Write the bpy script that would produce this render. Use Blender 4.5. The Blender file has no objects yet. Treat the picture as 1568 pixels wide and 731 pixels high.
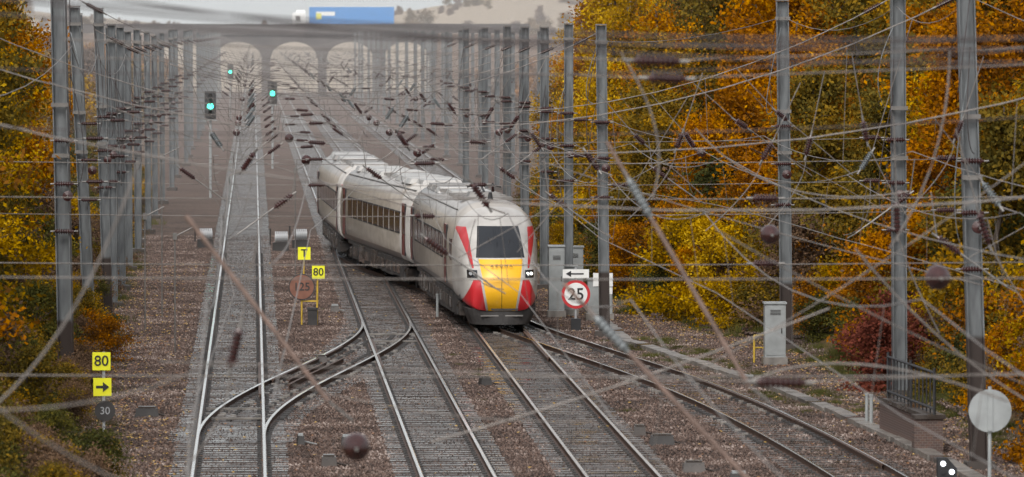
import bpy, math, random
import numpy as np
from mathutils import Vector, Matrix
rad=math.radians
random.seed(7)
S=bpy.context.scene
COL=S.collection

# ---------------------------------------------------------------- materials
def nodes(name):
    m=bpy.data.materials.new(name); m.use_nodes=True
    nt=m.node_tree; b=nt.nodes['Principled BSDF']
    return m,nt,b
def N(nt,t,**k):
    n=nt.nodes.new(t)
    for a,v in k.items(): setattr(n,a,v)
    return n
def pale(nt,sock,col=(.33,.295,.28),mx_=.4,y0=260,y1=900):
    # distance haze painted into the base colour: blend by world position along the line
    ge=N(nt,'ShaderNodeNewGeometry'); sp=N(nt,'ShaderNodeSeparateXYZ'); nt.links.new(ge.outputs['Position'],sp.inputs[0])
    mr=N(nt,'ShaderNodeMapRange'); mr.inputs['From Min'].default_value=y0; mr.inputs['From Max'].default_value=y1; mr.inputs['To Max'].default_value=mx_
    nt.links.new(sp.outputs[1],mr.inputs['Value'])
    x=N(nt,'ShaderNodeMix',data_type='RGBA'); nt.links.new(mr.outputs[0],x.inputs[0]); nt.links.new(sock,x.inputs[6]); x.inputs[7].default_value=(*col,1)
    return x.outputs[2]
def M(name,c,rough=.7,metal=0.,var=.25,scale=3.,bump=0.,bscale=40.,emit=0.,spec=.5,wet=0.,far=True):
    m,nt,b=nodes(name)
    tc=N(nt,'ShaderNodeTexCoord'); no=N(nt,'ShaderNodeTexNoise'); no.inputs['Scale'].default_value=scale; no.inputs['Detail'].default_value=6
    nt.links.new(tc.outputs['Object'],no.inputs['Vector'])
    r=N(nt,'ShaderNodeValToRGB'); e=r.color_ramp.elements
    e[0].position=.3; e[1].position=.7
    e[0].color=(*[x*(1-var) for x in c],1); e[1].color=(*[min(1,x*(1+var)) for x in c],1)
    nt.links.new(no.outputs['Fac'],r.inputs['Fac'])
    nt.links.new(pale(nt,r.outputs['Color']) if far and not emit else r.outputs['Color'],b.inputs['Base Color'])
    b.inputs['Roughness'].default_value=rough; b.inputs['Metallic'].default_value=metal
    b.inputs['Specular IOR Level'].default_value=spec
    if wet:
        n3=N(nt,'ShaderNodeTexNoise'); n3.inputs['Scale'].default_value=.9; n3.inputs['Detail'].default_value=5; nt.links.new(tc.outputs['Object'],n3.inputs['Vector'])
        mr=N(nt,'ShaderNodeMapRange'); mr.inputs['From Min'].default_value=.44; mr.inputs['From Max'].default_value=.6; mr.inputs['To Min'].default_value=wet; mr.inputs['To Max'].default_value=rough
        nt.links.new(n3.outputs['Fac'],mr.inputs['Value']); nt.links.new(mr.outputs[0],b.inputs['Roughness'])
    if bump:
        n2=N(nt,'ShaderNodeTexNoise'); n2.inputs['Scale'].default_value=bscale
        nt.links.new(tc.outputs['Object'],n2.inputs['Vector'])
        bp=N(nt,'ShaderNodeBump'); bp.inputs['Strength'].default_value=bump
        nt.links.new(n2.outputs['Fac'],bp.inputs['Height']); nt.links.new(bp.outputs['Normal'],b.inputs['Normal'])
    if emit:
        b.inputs['Emission Color'].default_value=(*c,1); b.inputs['Emission Strength'].default_value=emit
    return m
m_wire=M('wire_metal',(.19,.17,.155),.5,.3)
m_wired=M('wire_dark',(.055,.045,.045),.6,.1)
m_ins=M('insulator_glaze',(.045,.018,.017),.25,0,.3,6)
m_insg=M('insulator_grey',(.14,.155,.16),.4)
m_fit=M('fitting_steel',(.17,.16,.15),.5,.4)
m_tube=M('tube_weathered',(.15,.10,.08),.6,.2,.4,5)
m_black=M('black_rubber',(.018,.018,.02),.6)
m_dark=M('dark_equipment',(.035,.032,.031),.6,0,.4,2)
m_conc=M('sleeper_concrete',(.08,.07,.064),.5,0,.5,1.7,.12,30,wet=.12)
m_timber=M('bearer_timber',(.048,.039,.034),.5,0,.4,2,.15,30,wet=.15)
m_trough=M('trough_concrete',(.17,.155,.14),.55,0,.4,3,wet=.3)
m_white=M('white_paint',(.75,.75,.73),.4,0,.06,far=False)
m_red=M('red_paint',(.50,.025,.03),.4,0,.08)
m_yel=M('yellow_sign',(.80,.78,.02),.4,0,.06)
m_yelpost=M('yellow_post',(.5,.33,.04),.5)
m_grey=M('grey_paint',(.38,.39,.40),.45,.1,.15)
m_cab=M('cabinet_paint',(.27,.285,.285),.5,0,.2,2)
m_brownsign=M('brown_sign',(.20,.085,.055),.5)
m_blue=M('blue_tarp',(.06,.24,.55),.5,0,.08,far=False)
m_glass=M('glass_dark',(.02,.022,.025),.08,0,.1)
m_glassw=M('glass_side',(.045,.024,.022),.12,0,.4,.8)
m_gasket=M('gangway',(.02,.02,.022),.7)
m_green=M('signal_green',(.05,1.,.62),.4,0,0,1,0,1,7.)
m_lampw=M('signal_white',(.9,.95,1.),.4,0,0,1,0,1,2.)
m_roof=M('roof_grey',(.36,.35,.335),.35,.1,.3,1.2)
m_roofd=M('roof_equipment',(.19,.18,.17),.5,.1,.35,2)

def mat_mast(name,base):
    m,nt,b=nodes(name)
    tc=N(nt,'ShaderNodeTexCoord'); sp=N(nt,'ShaderNodeSeparateXYZ'); nt.links.new(tc.outputs['Object'],sp.inputs[0])
    no=N(nt,'ShaderNodeTexNoise'); no.inputs['Scale'].default_value=2.2; no.inputs['Detail'].default_value=8
    mp=N(nt,'ShaderNodeMapping'); mp.inputs['Scale'].default_value=(3,3,.5)
    nt.links.new(tc.outputs['Object'],mp.inputs[0]); nt.links.new(mp.outputs[0],no.inputs['Vector'])
    r=N(nt,'ShaderNodeValToRGB'); e=r.color_ramp.elements
    e[0].position=.3; e[1].position=.72; e[0].color=(.068,.073,.077,1); e[1].color=(.175,.187,.193,1)
    nt.links.new(no.outputs['Fac'],r.inputs['Fac'])
    c=r.outputs[0]
    if base:
        mr=N(nt,'ShaderNodeMapRange'); mr.inputs['From Min'].default_value=base; mr.inputs['From Max'].default_value=base+.1
        nt.links.new(sp.outputs[2],mr.inputs['Value'])
        mx=N(nt,'ShaderNodeMix',data_type='RGBA'); mx.inputs[6].default_value=(.035,.024,.02,1)
        nt.links.new(mr.outputs[0],mx.inputs[0]); nt.links.new(c,mx.inputs[7]); c=mx.outputs[2]
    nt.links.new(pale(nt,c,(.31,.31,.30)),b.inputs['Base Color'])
    b.inputs['Roughness'].default_value=.5; b.inputs['Metallic'].default_value=.2
    return m
m_mast=mat_mast('mast_galvanised_painted_foot',1.75); m_mast2=mat_mast('mast_galvanised',0); m_mast3=mat_mast('mast_galvanised_dark_foot',2.6)
m_railtop,nt,b=nodes('rail_head'); b.inputs['Base Color'].default_value=(.93,.93,.93,1); b.inputs['Metallic'].default_value=1; b.inputs['Roughness'].default_value=.14
m_railside=M('rail_rust',(.06,.032,.021),.6,0,.3,4)
m_railtop2=M('rail_head_dull',(.6,.54,.49),.26,.95,.2,1)

def foliage(name,stops,tr=.25,sat=1.1,val=1.12):
    m,nt,b=nodes(name)
    at=N(nt,'ShaderNodeAttribute',attribute_name='lv'); oi=N(nt,'ShaderNodeObjectInfo')
    ge=N(nt,'ShaderNodeNewGeometry'); no=N(nt,'ShaderNodeTexNoise'); no.inputs['Scale'].default_value=.33; no.inputs['Detail'].default_value=3
    nt.links.new(ge.outputs['Position'],no.inputs['Vector'])
    def mth(op,a,c):
        n=N(nt,'ShaderNodeMath',operation=op)
        for i,x in enumerate((a,c)):
            if isinstance(x,(int,float)): n.inputs[i].default_value=x
            else: nt.links.new(x,n.inputs[i])
        return n.outputs[0]
    f=mth('ADD',mth('MULTIPLY',at.outputs['Fac'],.6),mth('MULTIPLY',oi.outputs['Random'],.22))
    f=mth('ADD',f,mth('MULTIPLY',mth('SUBTRACT',no.outputs['Fac'],.32),.7))
    r=N(nt,'ShaderNodeValToRGB'); cr=r.color_ramp
    while len(cr.elements)<len(stops): cr.elements.new(.5)
    for e,(p,c) in zip(cr.elements,stops): e.position=p; e.color=(*c,1)
    nt.links.new(f,r.inputs['Fac'])
    nt.nodes.remove(b)
    hs=N(nt,'ShaderNodeHueSaturation'); hs.inputs['Saturation'].default_value=sat; hs.inputs['Value'].default_value=val; nt.links.new(r.outputs[0],hs.inputs['Color'])
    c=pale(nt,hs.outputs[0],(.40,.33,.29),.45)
    d=N(nt,'ShaderNodeBsdfDiffuse'); t=N(nt,'ShaderNodeBsdfTranslucent'); mx=N(nt,'ShaderNodeMixShader'); mx.inputs[0].default_value=tr
    nt.links.new(c,d.inputs[0]); nt.links.new(c,t.inputs[0])
    nt.links.new(d.outputs[0],mx.inputs[1]); nt.links.new(t.outputs[0],mx.inputs[2])
    nt.links.new(mx.outputs[0],nt.nodes['Material Output'].inputs[0])
    return m
F_rust=foliage('leaves_rust',[(0,(.045,.028,.014)),(.3,(.13,.065,.022)),(.55,(.29,.12,.028)),(.8,(.42,.20,.035)),(1,(.52,.31,.07))])
F_gold=foliage('leaves_gold',[(0,(.06,.045,.015)),(.3,(.16,.10,.02)),(.6,(.36,.215,.032)),(1,(.56,.39,.07))])
F_olive=foliage('leaves_olive',[(0,(.03,.028,.012)),(.35,(.085,.07,.022)),(.65,(.18,.12,.03)),(.9,(.32,.175,.03)),(1,(.40,.27,.05))])
F_green=foliage('leaves_green',[(0,(.02,.022,.01)),(.4,(.05,.053,.02)),(.75,(.11,.10,.03)),(1,(.25,.19,.04))])
F_red=foliage('leaves_red',[(0,(.045,.018,.015)),(.4,(.12,.035,.024)),(.7,(.20,.055,.035)),(1,(.26,.12,.05))],.25,1.,1.)
F_brown=foliage('twigs_brown',[(0,(.06,.043,.033)),(.4,(.12,.078,.052)),(.7,(.18,.11,.066)),(1,(.26,.165,.085))],.25,1.,1.)
m_bark=M('bark',(.085,.065,.05),.85,0,.4,4)

# ---------------------------------------------------------------- mesh builder
class MB:
    def __init__(s): s.v=[];s.f=[];s.m=[]
    def add(s,vs,fs,m=0):
        o=len(s.v); s.v.extend([tuple(v) for v in vs]); s.f.extend([tuple(i+o for i in f) for f in fs]); s.m.extend([m]*len(fs))
    def box(s,c,d,m=0,rz=0.,taper=1.):
        x,y,z=c; a,b,h=d[0]/2,d[1]/2,d[2]/2; co,si=math.cos(rz),math.sin(rz); vs=[]
        for k,(i,j) in [(k,ij) for k in (-1,1) for ij in ((-1,-1),(1,-1),(1,1),(-1,1))]:
            t=taper if k>0 else 1
            px,py=i*a*t,j*b*t; vs.append((x+px*co-py*si,y+px*si+py*co,z+k*h))
        s.add(vs,[(3,2,1,0),(4,5,6,7),(0,1,5,4),(1,2,6,5),(2,3,7,6),(3,0,4,7)],m)
    def tube(s,pts,r,m=0,n=5,caps=False):
        pts=[Vector(p) for p in pts]; L=len(pts); rs=r if isinstance(r,(list,tuple)) else [r]*L; vs=[]
        for i,p in enumerate(pts):
            d=(pts[min(i+1,L-1)]-pts[max(i-1,0)])
            if d.length<1e-9: d=Vector((0,0,1))
            d.normalize(); up=Vector((0,0,1)) if abs(d.z)<.95 else Vector((1,0,0))
            a=d.cross(up).normalized(); b=d.cross(a)
            for k in range(n):
                t=2*math.pi*k/n; vs.append(p+(a*math.cos(t)+b*math.sin(t))*rs[i])
        fs=[]
        for i in range(L-1):
            for k in range(n):
                k2=(k+1)%n; fs.append((i*n+k,i*n+k2,(i+1)*n+k2,(i+1)*n+k))
        if caps: fs.append(tuple(range(n))[::-1]); fs.append(tuple((L-1)*n+k for k in range(n)))
        s.add(vs,fs,m)
    def insul(s,p0,p1,m=1,rib=.075,core=.038,nr=8,n=10):
        p0=Vector(p0);p1=Vector(p1);P=[];R=[]
        P.append(p0);R.append(.02)
        for i in range(nr):
            for t,r in ((.08,core),(.4,rib),(.62,rib*.9),(.7,core)):
                P.append(p0.lerp(p1,.08+.84*(i+t)/nr)); R.append(r)
        P.append(p1);R.append(.02)
        s.tube(P,R,m,n,True)
        d=(p1-p0).normalized(); s.tube([p0-d*.1,p0+d*.05],.022,2,6,True); s.tube([p1-d*.05,p1+d*.1],.022,2,6,True)
    def disc(s,c,r,th,m=0,n=36): s.tube([(c[0],c[1]+th/2,c[2]),(c[0],c[1]-th/2,c[2])],r,m,n,True)
    def obj(s,name,mats,parent=None,loc=(0,0,0),rz=0.,smooth=False):
        me=bpy.data.meshes.new(name); me.from_pydata(s.v,[],s.f)
        for m in mats: me.materials.append(m)
        me.polygons.foreach_set('material_index',s.m)
        if smooth: me.polygons.foreach_set('use_smooth',[True]*len(me.polygons))
        me.update(); o=bpy.data.objects.new(name,me); COL.objects.link(o); o.location=loc; o.rotation_euler=(0,0,rz)
        if parent: o.parent=parent
        return o
def empty(name,loc=(0,0,0),rz=0.):
    e=bpy.data.objects.new(name,None); COL.objects.link(e); e.location=loc; e.rotation_euler=(0,0,rz); return e
def text(body,size,loc,mat,parent,bold=0.,name='lettering'):
    c=bpy.data.curves.new(name,'FONT'); c.body=body; c.size=size; c.align_x='CENTER'; c.align_y='CENTER'; c.extrude=.004; c.offset=bold
    c.materials.append(mat); o=bpy.data.objects.new(name,c); COL.objects.link(o); o.location=loc; o.rotation_euler=(rad(90),0,0); o.parent=parent; return o
def bez(a,b,c,n=12):
    a,b,c=Vector(a),Vector(b),Vector(c); return [a*(1-t)**2+b*2*t*(1-t)+c*t*t for t in [i/n for i in range(n+1)]]

# ---------------------------------------------------------------- terrain
def sst(a,b,x):
    t=np.clip((x-a)/(b-a),0,1); return t*t*(3-2*t)
TR=([0,100,120,145,160,168,178,188,230,270,300,400,600,3000],[20,18.2,17.6,17.0,16.6,16.1,14.2,13.0,12.0,12.6,15,20,26,30])
TL=([0,100,120,135,150,180,300,600,3000],[-3.6,-3.6,-3.9,-4.2,-4.9,-5.4,-6.3,-8.5,-10])
HX=[-400,-110,-67,-40,-30,-5,20,35,50,80,130,400]; HZ=[26,17,14.8,13.5,11,10.4,10.6,13.0,16.5,19,23,34]
def ground(x,y):
    x=np.asarray(x,float); y=np.asarray(y,float)
    tr=np.interp(y,*TR); tl=np.interp(y,*TL)
    z=np.full(np.broadcast(x,y).shape,-.21)
    dr=np.maximum(0,x-tr); dl=np.maximum(0,tl-x)
    far=sst(270,330,y)
    z=z+(1-far)*np.minimum(6,.42*dr)+far*np.minimum(4+.02*dr,.14*dr)
    z=z+np.minimum(2.5+.01*dl,.22*dl)
    z=z+.12*np.sin(x*1.3+y*.4)*np.minimum(1,(dr+dl)*.4)
    h=np.interp(x+np.sin(y*.013)*4,HX,HZ)+.5*np.sin(x*.21+1)+.3*np.sin(x*.53)
    z=z+(h-z)*sst(900,1500,y)
    emb=sst(830,844,y)*(1-sst(858,874,y))*np.where((x<-14.5)|(x>27),1.,0.)
    z=z+np.maximum(0,9.1-z)*emb
    return z
xs=np.unique(np.concatenate([np.linspace(-700,-60,20),np.linspace(-60,-8,40),np.linspace(-8,34,90),np.linspace(34,90,40),np.linspace(90,700,20)]))
ys=np.unique(np.concatenate([np.linspace(-60,90,10),np.linspace(90,300,150),np.linspace(300,800,90),np.linspace(800,900,50),np.linspace(900,1700,60),np.linspace(1700,6000,10)]))
X,Y=np.meshgrid(xs,ys); Z=ground(X,Y)
nx,ny=len(xs),len(ys)
vv=np.stack([X.ravel(),Y.ravel(),Z.ravel()],1)
ii=np.arange((ny-1)*(nx-1)); r_=ii//(nx-1); c_=ii%(nx-1); a_=r_*nx+c_
ff=np.stack([a_,a_+1,a_+nx+1,a_+nx],1)
me=bpy.data.meshes.new('ground'); me.from_pydata(vv.tolist(),[],ff.tolist())
zone=(np.maximum(X-np.interp(Y,*TR),np.interp(Y,*TL)-X)).ravel()
at=me.attributes.new('zone','FLOAT','POINT'); at.data.foreach_set('value',zone.astype(np.float32))
me.polygons.foreach_set('use_smooth',[True]*len(me.polygons))
g=bpy.data.objects.new('ground',me); COL.objects.link(g)
m,nt,b=nodes('ballast_and_soil')
ge=N(nt,'ShaderNodeNewGeometry'); vo=N(nt,'ShaderNodeTexVoronoi'); vo.inputs['Scale'].default_value=14; nt.links.new(ge.outputs['Position'],vo.inputs['Vector'])
sep=N(nt,'ShaderNodeSeparateColor'); nt.links.new(vo.outputs['Color'],sep.inputs[0])
r1=N(nt,'ShaderNodeValToRGB'); e=r1.color_ramp.elements; e[0].color=(.035,.026,.022,1); e[1].color=(.15,.11,.09,1); nt.links.new(sep.outputs[0],r1.inputs['Fac'])
n1=N(nt,'ShaderNodeTexNoise'); n1.inputs['Scale'].default_value=.35; n1.inputs['Detail'].default_value=8; nt.links.new(ge.outputs['Position'],n1.inputs['Vector'])
r2=N(nt,'ShaderNodeValToRGB'); e=r2.color_ramp.elements; e[0].position=.3; e[1].position=.7; e[0].color=(.5,.47,.45,1); e[1].color=(1.1,1.05,1.,1); nt.links.new(n1.outputs['Fac'],r2.inputs['Fac'])
mu=N(nt,'ShaderNodeMix',data_type='RGBA',blend_type='MULTIPLY'); mu.inputs[0].default_value=1; nt.links.new(r1.outputs[0],mu.inputs[6]); nt.links.new(r2.outputs[0],mu.inputs[7])
n2=N(nt,'ShaderNodeTexNoise'); n2.inputs['Scale'].default_value=1.3; n2.inputs['Detail'].default_value=10; nt.links.new(ge.outputs['Position'],n2.inputs['Vector'])
r3=N(nt,'ShaderNodeValToRGB'); cr=r3.color_ramp; cr.elements.new(.5)
for e,(p,c) in zip(cr.elements,[(.3,(.028,.024,.014)),(.5,(.07,.048,.024)),(.72,(.14,.085,.035))]): e.position=p;e.color=(*c,1)
nt.links.new(n2.outputs['Fac'],r3.inputs['Fac'])
za=N(nt,'ShaderNodeAttribute',attribute_name='zone'); ad=N(nt,'ShaderNodeMath',operation='MULTIPLY_ADD'); ad.inputs[1].default_value=2.; nt.links.new(n2.outputs['Fac'],ad.inputs[0]); nt.links.new(za.outputs['Fac'],ad.inputs[2])
mr=N(nt,'ShaderNodeMapRange'); mr.inputs['From Min'].default_value=.1; mr.inputs['From Max'].default_value=1.; nt.links.new(ad.outputs[0],mr.inputs['Value'])
mx=N(nt,'ShaderNodeMix',data_type='RGBA'); nt.links.new(mr.outputs[0],mx.inputs[0]); nt.links.new(mu.outputs[2],mx.inputs[6]); nt.links.new(r3.outputs[0],mx.inputs[7])
c1=pale(nt,mx.outputs[2],(.185,.135,.115),.6,230,600); c1=pale(nt,c1,(.40,.33,.25),.78,880,960)  # first blend paints haze into the ground; second lightens the hill beyond the bridge
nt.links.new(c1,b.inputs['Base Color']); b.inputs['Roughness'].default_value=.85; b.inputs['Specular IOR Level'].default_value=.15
bp=N(nt,'ShaderNodeBump'); bp.inputs['Strength'].default_value=.6; bp.inputs['Distance'].default_value=.04; nt.links.new(vo.outputs['Distance'],bp.inputs['Height']); nt.links.new(bp.outputs[0],b.inputs['Normal'])
me.materials.append(m)

# ---------------------------------------------------------------- ballast stones
def stone_mat():
    m,nt,b=nodes('ballast_stone')
    def mt(op,*a):
        n=N(nt,'ShaderNodeMath',operation=op)
        for i,x in enumerate(a):
            if isinstance(x,(int,float)): n.inputs[i].default_value=x
            else: nt.links.new(x,n.inputs[i])
        return n.outputs[0]
    at=N(nt,'ShaderNodeAttribute',attribute_name='lv'); ge=N(nt,'ShaderNodeNewGeometry')
    no=N(nt,'ShaderNodeTexNoise'); no.inputs['Scale'].default_value=.5; no.inputs['Detail'].default_value=6
    nt.links.new(ge.outputs['Position'],no.inputs['Vector'])
    f=mt('ADD',mt('MULTIPLY',no.outputs['Fac'],1.5),mt('SUBTRACT',mt('MULTIPLY',at.outputs['Fac'],.75),.66))
    r=N(nt,'ShaderNodeValToRGB'); cr=r.color_ramp; cr.elements.new(.4); cr.elements.new(.75)
    for e,(p,c) in zip(cr.elements,[(0,(.022,.015,.012)),(.4,(.072,.045,.035)),(.75,(.145,.097,.077)),(1,(.32,.26,.23))]): e.position=p;e.color=(*c,1)
    nt.links.new(f,r.inputs['Fac'])
    # oily, darker stones in the four-foot of each line
    sp=N(nt,'ShaderNodeSeparateXYZ'); nt.links.new(ge.outputs['Position'],sp.inputs[0])
    d=None
    for c in (-.53,4.2,7.6):
        q=mt('ABSOLUTE',mt('SUBTRACT',sp.outputs[0],c)); d=q if d is None else mt('MINIMUM',d,q)
    mr=N(nt,'ShaderNodeMapRange'); mr.inputs['From Min'].default_value=.75; mr.inputs['From Max'].default_value=1.35; mr.inputs['To Min'].default_value=.75; mr.inputs['To Max'].default_value=0.
    nt.links.new(d,mr.inputs['Value'])
    mx=N(nt,'ShaderNodeMix',data_type='RGBA',blend_type='MULTIPLY'); nt.links.new(mr.outputs[0],mx.inputs[0]); nt.links.new(r.outputs[0],mx.inputs[6]); mx.inputs[7].default_value=(.48,.52,.54,1)
    nt.links.new(mx.outputs[2],b.inputs['Base Color']); b.inputs['Roughness'].default_value=.55; b.inputs['Specular IOR Level'].default_value=.3
    return m
m_stone=stone_mat()
rng=np.random.default_rng(3)
octv=np.array([(1,0,0),(0,1,0),(-1,0,0),(0,-1,0),(0,0,1),(0,0,-1)],float); octf=np.array([(0,1,4),(1,2,4),(2,3,4),(3,0,4),(1,0,5),(2,1,5),(3,2,5),(0,3,5)])
tiles=[]
for k in range(3):
    n=330; P=np.c_[rng.uniform(-.52,.52,(n,2)),rng.uniform(-.02,.035,n)]
    V=octv[None]*rng.uniform(.6,1.25,(n,6,1))*rng.uniform(.022,.046,(n,1,1)); A=rng.uniform(0,6.28,n)
    c,s=np.cos(A)[:,None],np.sin(A)[:,None]; V2=V.copy(); V2[...,0]=V[...,0]*c-V[...,1]*s; V2[...,1]=V[...,0]*s+V[...,1]*c
    V2+=rng.normal(0,.006,V2.shape); V2+=P[:,None]
    Fc=octf[None]+(np.arange(n)*6)[:,None,None]
    me=bpy.data.meshes.new('stones'); me.from_pydata(V2.reshape(-1,3).tolist(),[],Fc.reshape(-1,3).tolist()); me.materials.append(m_stone)
    a=me.attributes.new('lv','FLOAT','FACE'); a.data.foreach_set('value',np.repeat(rng.uniform(0,1,n),8).astype(np.float32))
    tiles.append(me)
for k in range(3):
    mb=MB(); 
    for yy in range(104,262):
        for xx in np.arange(-4.5,19,1.0):
            if (yy*7+int(xx*13)+ (yy//3))%3!=k: continue
            if xx>np.interp(yy,*TR)+.6 or xx<np.interp(yy,*TL)-.3: continue
            z=float(ground(xx,yy))+.004; rr=random.randrange(4); q=[(-.5,-.5),(.5,-.5),(.5,.5),(-.5,.5)]; q=q[rr:]+q[:rr]
            mb.add([(xx+a,yy+b,z) for a,b in q],[(0,1,2,3)])
    p=mb.obj('ballast_stones',[]); p.instance_type='FACES'; p.show_instancer_for_render=False; p.show_instancer_for_viewport=False
    t=bpy.data.objects.new('stones',tiles[k]); COL.objects.link(t); t.parent=p

# ---------------------------------------------------------------- tracks
prof=[(-.07,-.16),(.07,-.16),(.07,-.148),(.012,-.135),(.012,-.045),(.036,-.032),(.036,-.004),(.028,0),(-.028,0),(-.036,-.004),(-.036,-.032),(-.012,-.045),(-.012,-.135),(-.07,-.148)]
def add_rail(mb,fx,y0,y1,off,step=2.,dz=0.):
    n=max(2,int((y1-y0)/step)); vs=[];fs=[];k=len(prof); ms=[]
    for i in range(n+1):
        y=y0+(y1-y0)*i/n; x=fx(y); d=(fx(y+.5)-fx(y-.5)); c=1/math.sqrt(1+d*d); s_=-d*c
        for a,z in prof: vs.append((x+(off+a)*c,y+(off+a)*s_,z+dz))
    o=len(mb.v)
    for i in range(n):
        for j in range(k):
            j2=(j+1)%k; mb.f.append((o+i*k+j,o+i*k+j2,o+(i+1)*k+j2,o+(i+1)*k+j)); mb.m.append(0 if j in (6,7,8) else 1)
    mb.v.extend(vs); mb.f.append(tuple(o+i for i in range(k))); mb.m.append(0)
def track(fx,y0,y1,sl=2.5,step=2.,far=300,top=None,slmat=2,dz=0.,ph=0.):
    mb=MB()
    for o in (-.7525,.7525): add_rail(mb,fx,y0,y1,o,step,dz)
    y=y0+ph
    while y<min(y1,650):
        x=fx(y)
        mb.box((x+random.uniform(-.03,.03),y,-.227+dz+random.uniform(-.007,.003)),(sl,.28,.15),slmat,random.uniform(-.01,.01))
        if y<far-60:
            for o in (-.7525,.7525):
                for q in (-.11,.11): mb.box((x+o+q,y,-.145+dz),(.09,.12,.05),4)
        y+=.65
    return mb.obj('railway_track',[top or m_railtop,m_railside,m_conc,m_timber,m_dark])
xA=lambda y:-.53; xB=lambda y:4.2; xC=lambda y:7.6
def scurve(xa,ya,xb,yb):
    def f(y):
        t=min(1,max(0,(y-ya)/(yb-ya))); return xa+(xb-xa)*(t*t*(3-2*t))
    return f
DY=[90,100,115,125,135,145,152,160,170,178,188,200]; DXs=[12.85,12.85,12.75,12.5,12.1,11.5,10.9,10.0,8.95,8.1,7.6,7.6]
def xD(y): return float(np.mean([np.interp(y+k,DY,DXs) for k in (-6,-4,-2,0,2,4,6)]))
track(xA,60,1400,2.5,20,ph=0); track(xB,60,1400,2.5,20,ph=.2); track(xC,60,1400,2.5,20,ph=.4,top=m_railtop2)
track(xD,60,189,2.6,1.5,slmat=3,dz=-.006,ph=.1)
track(scurve(-.53,129,4.2,181),129,181,2.9,1.5,slmat=3,dz=-.007,ph=.3)
track(scurve(7.6,188,4.2,238),189,237,2.9,1.5,slmat=3,dz=-.007,ph=.3)
xE=lambda y:12.2+ (0 if y>330 else (330-y)*.012)
track(xE,262,900,2.5,20,top=m_railtop2,ph=.2)
mb=MB(); f1=scurve(-.53,129,4.2,181)
for (fx,o,a,b_) in [(f1,-.68,150,166),(f1,.68,140,156),(xA,.68,144,158),(xB,-.68,156,170),(xD,-.68,158,170),(xC,.68,160,174),(xD,.68,120,134),(xD,.66,134,150),(f1,.0,148,160),(f1,-.25,150,158)]:
    add_rail(mb,fx,a,b_,o,1.5,-.012)
for y in np.arange(136,176,.65):
    for o in (-.95,-.6,.6,.95,-.3,.3):
        mb.box((f1(y)+o,y+.3,-.135),(.14,.16,.06),2 if random.random()<.6 else 3)
for y in np.arange(128,182,.65):
    for o in (-.95,-.6,.6,.95): mb.box((xD(y)+o,y+.1,-.135),(.14,.16,.06),2 if random.random()<.6 else 3)
for y,xx in ((136,-.5),(139.5,-.5),(174,4.2),(170,4.2)): mb.box((xx,y,-.09),(1.35,.09,.05),3)
mb.obj('check_rail',[m_railside,m_railside,m_dark,m_trough])

mb=MB()
def xT(y): return min(float(np.interp(y,*TR))-.75, max(xD(y)+2.3,11.2))
for i in range(100,262):
    y=i+.5; x=xT(y); d=xT(y+.5)-xT(y-.5)
    mb.box((x+random.uniform(-.03,.03),y,-.14+random.uniform(-.02,.01)),(.38,.97,.16),0 if random.random()<.85 else 1,-math.atan(d)+random.uniform(-.02,.02))
mb.obj('cable_trough',[m_trough,m_conc])

# ---------------------------------------------------------------- masts and overhead line
def mast(x,y,h,lean=0.,sz=.3,mt_=None):
    mb=MB(); w=sz; t=.03
    def seg(cx,cy,dx,dy):
        vs=[]
        for z,l in ((-.5,0),(h,lean)):
            for i,j in ((-1,-1),(1,-1),(1,1),(-1,1)): vs.append((cx+i*dx/2+l,cy+j*dy/2,z))
        mb.add(vs,[(3,2,1,0),(4,5,6,7),(0,1,5,4),(1,2,6,5),(2,3,7,6),(3,0,4,7)],0)
    seg(-w/2,0,t,w); seg(w/2,0,t,w); seg(0,0,w-t-.004,t*.8)
    mb.box((0,0,-.2),(.6,.6,.4),1)
    mb.box((lean,0,h+.03),(w+.05,w+.05,.04),2)
    for z in (h-.5,h*.68,h*.56): mb.box((lean*z/h,-w/2-.03,z),(w+.1,.06,.10),2)
    return mb.obj('catenary_mast',[mt_ or m_mast2,m_timber,m_fit],loc=(x,y,float(ground(x,y))+.21),rz=random.uniform(-.12,.12))
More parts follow.
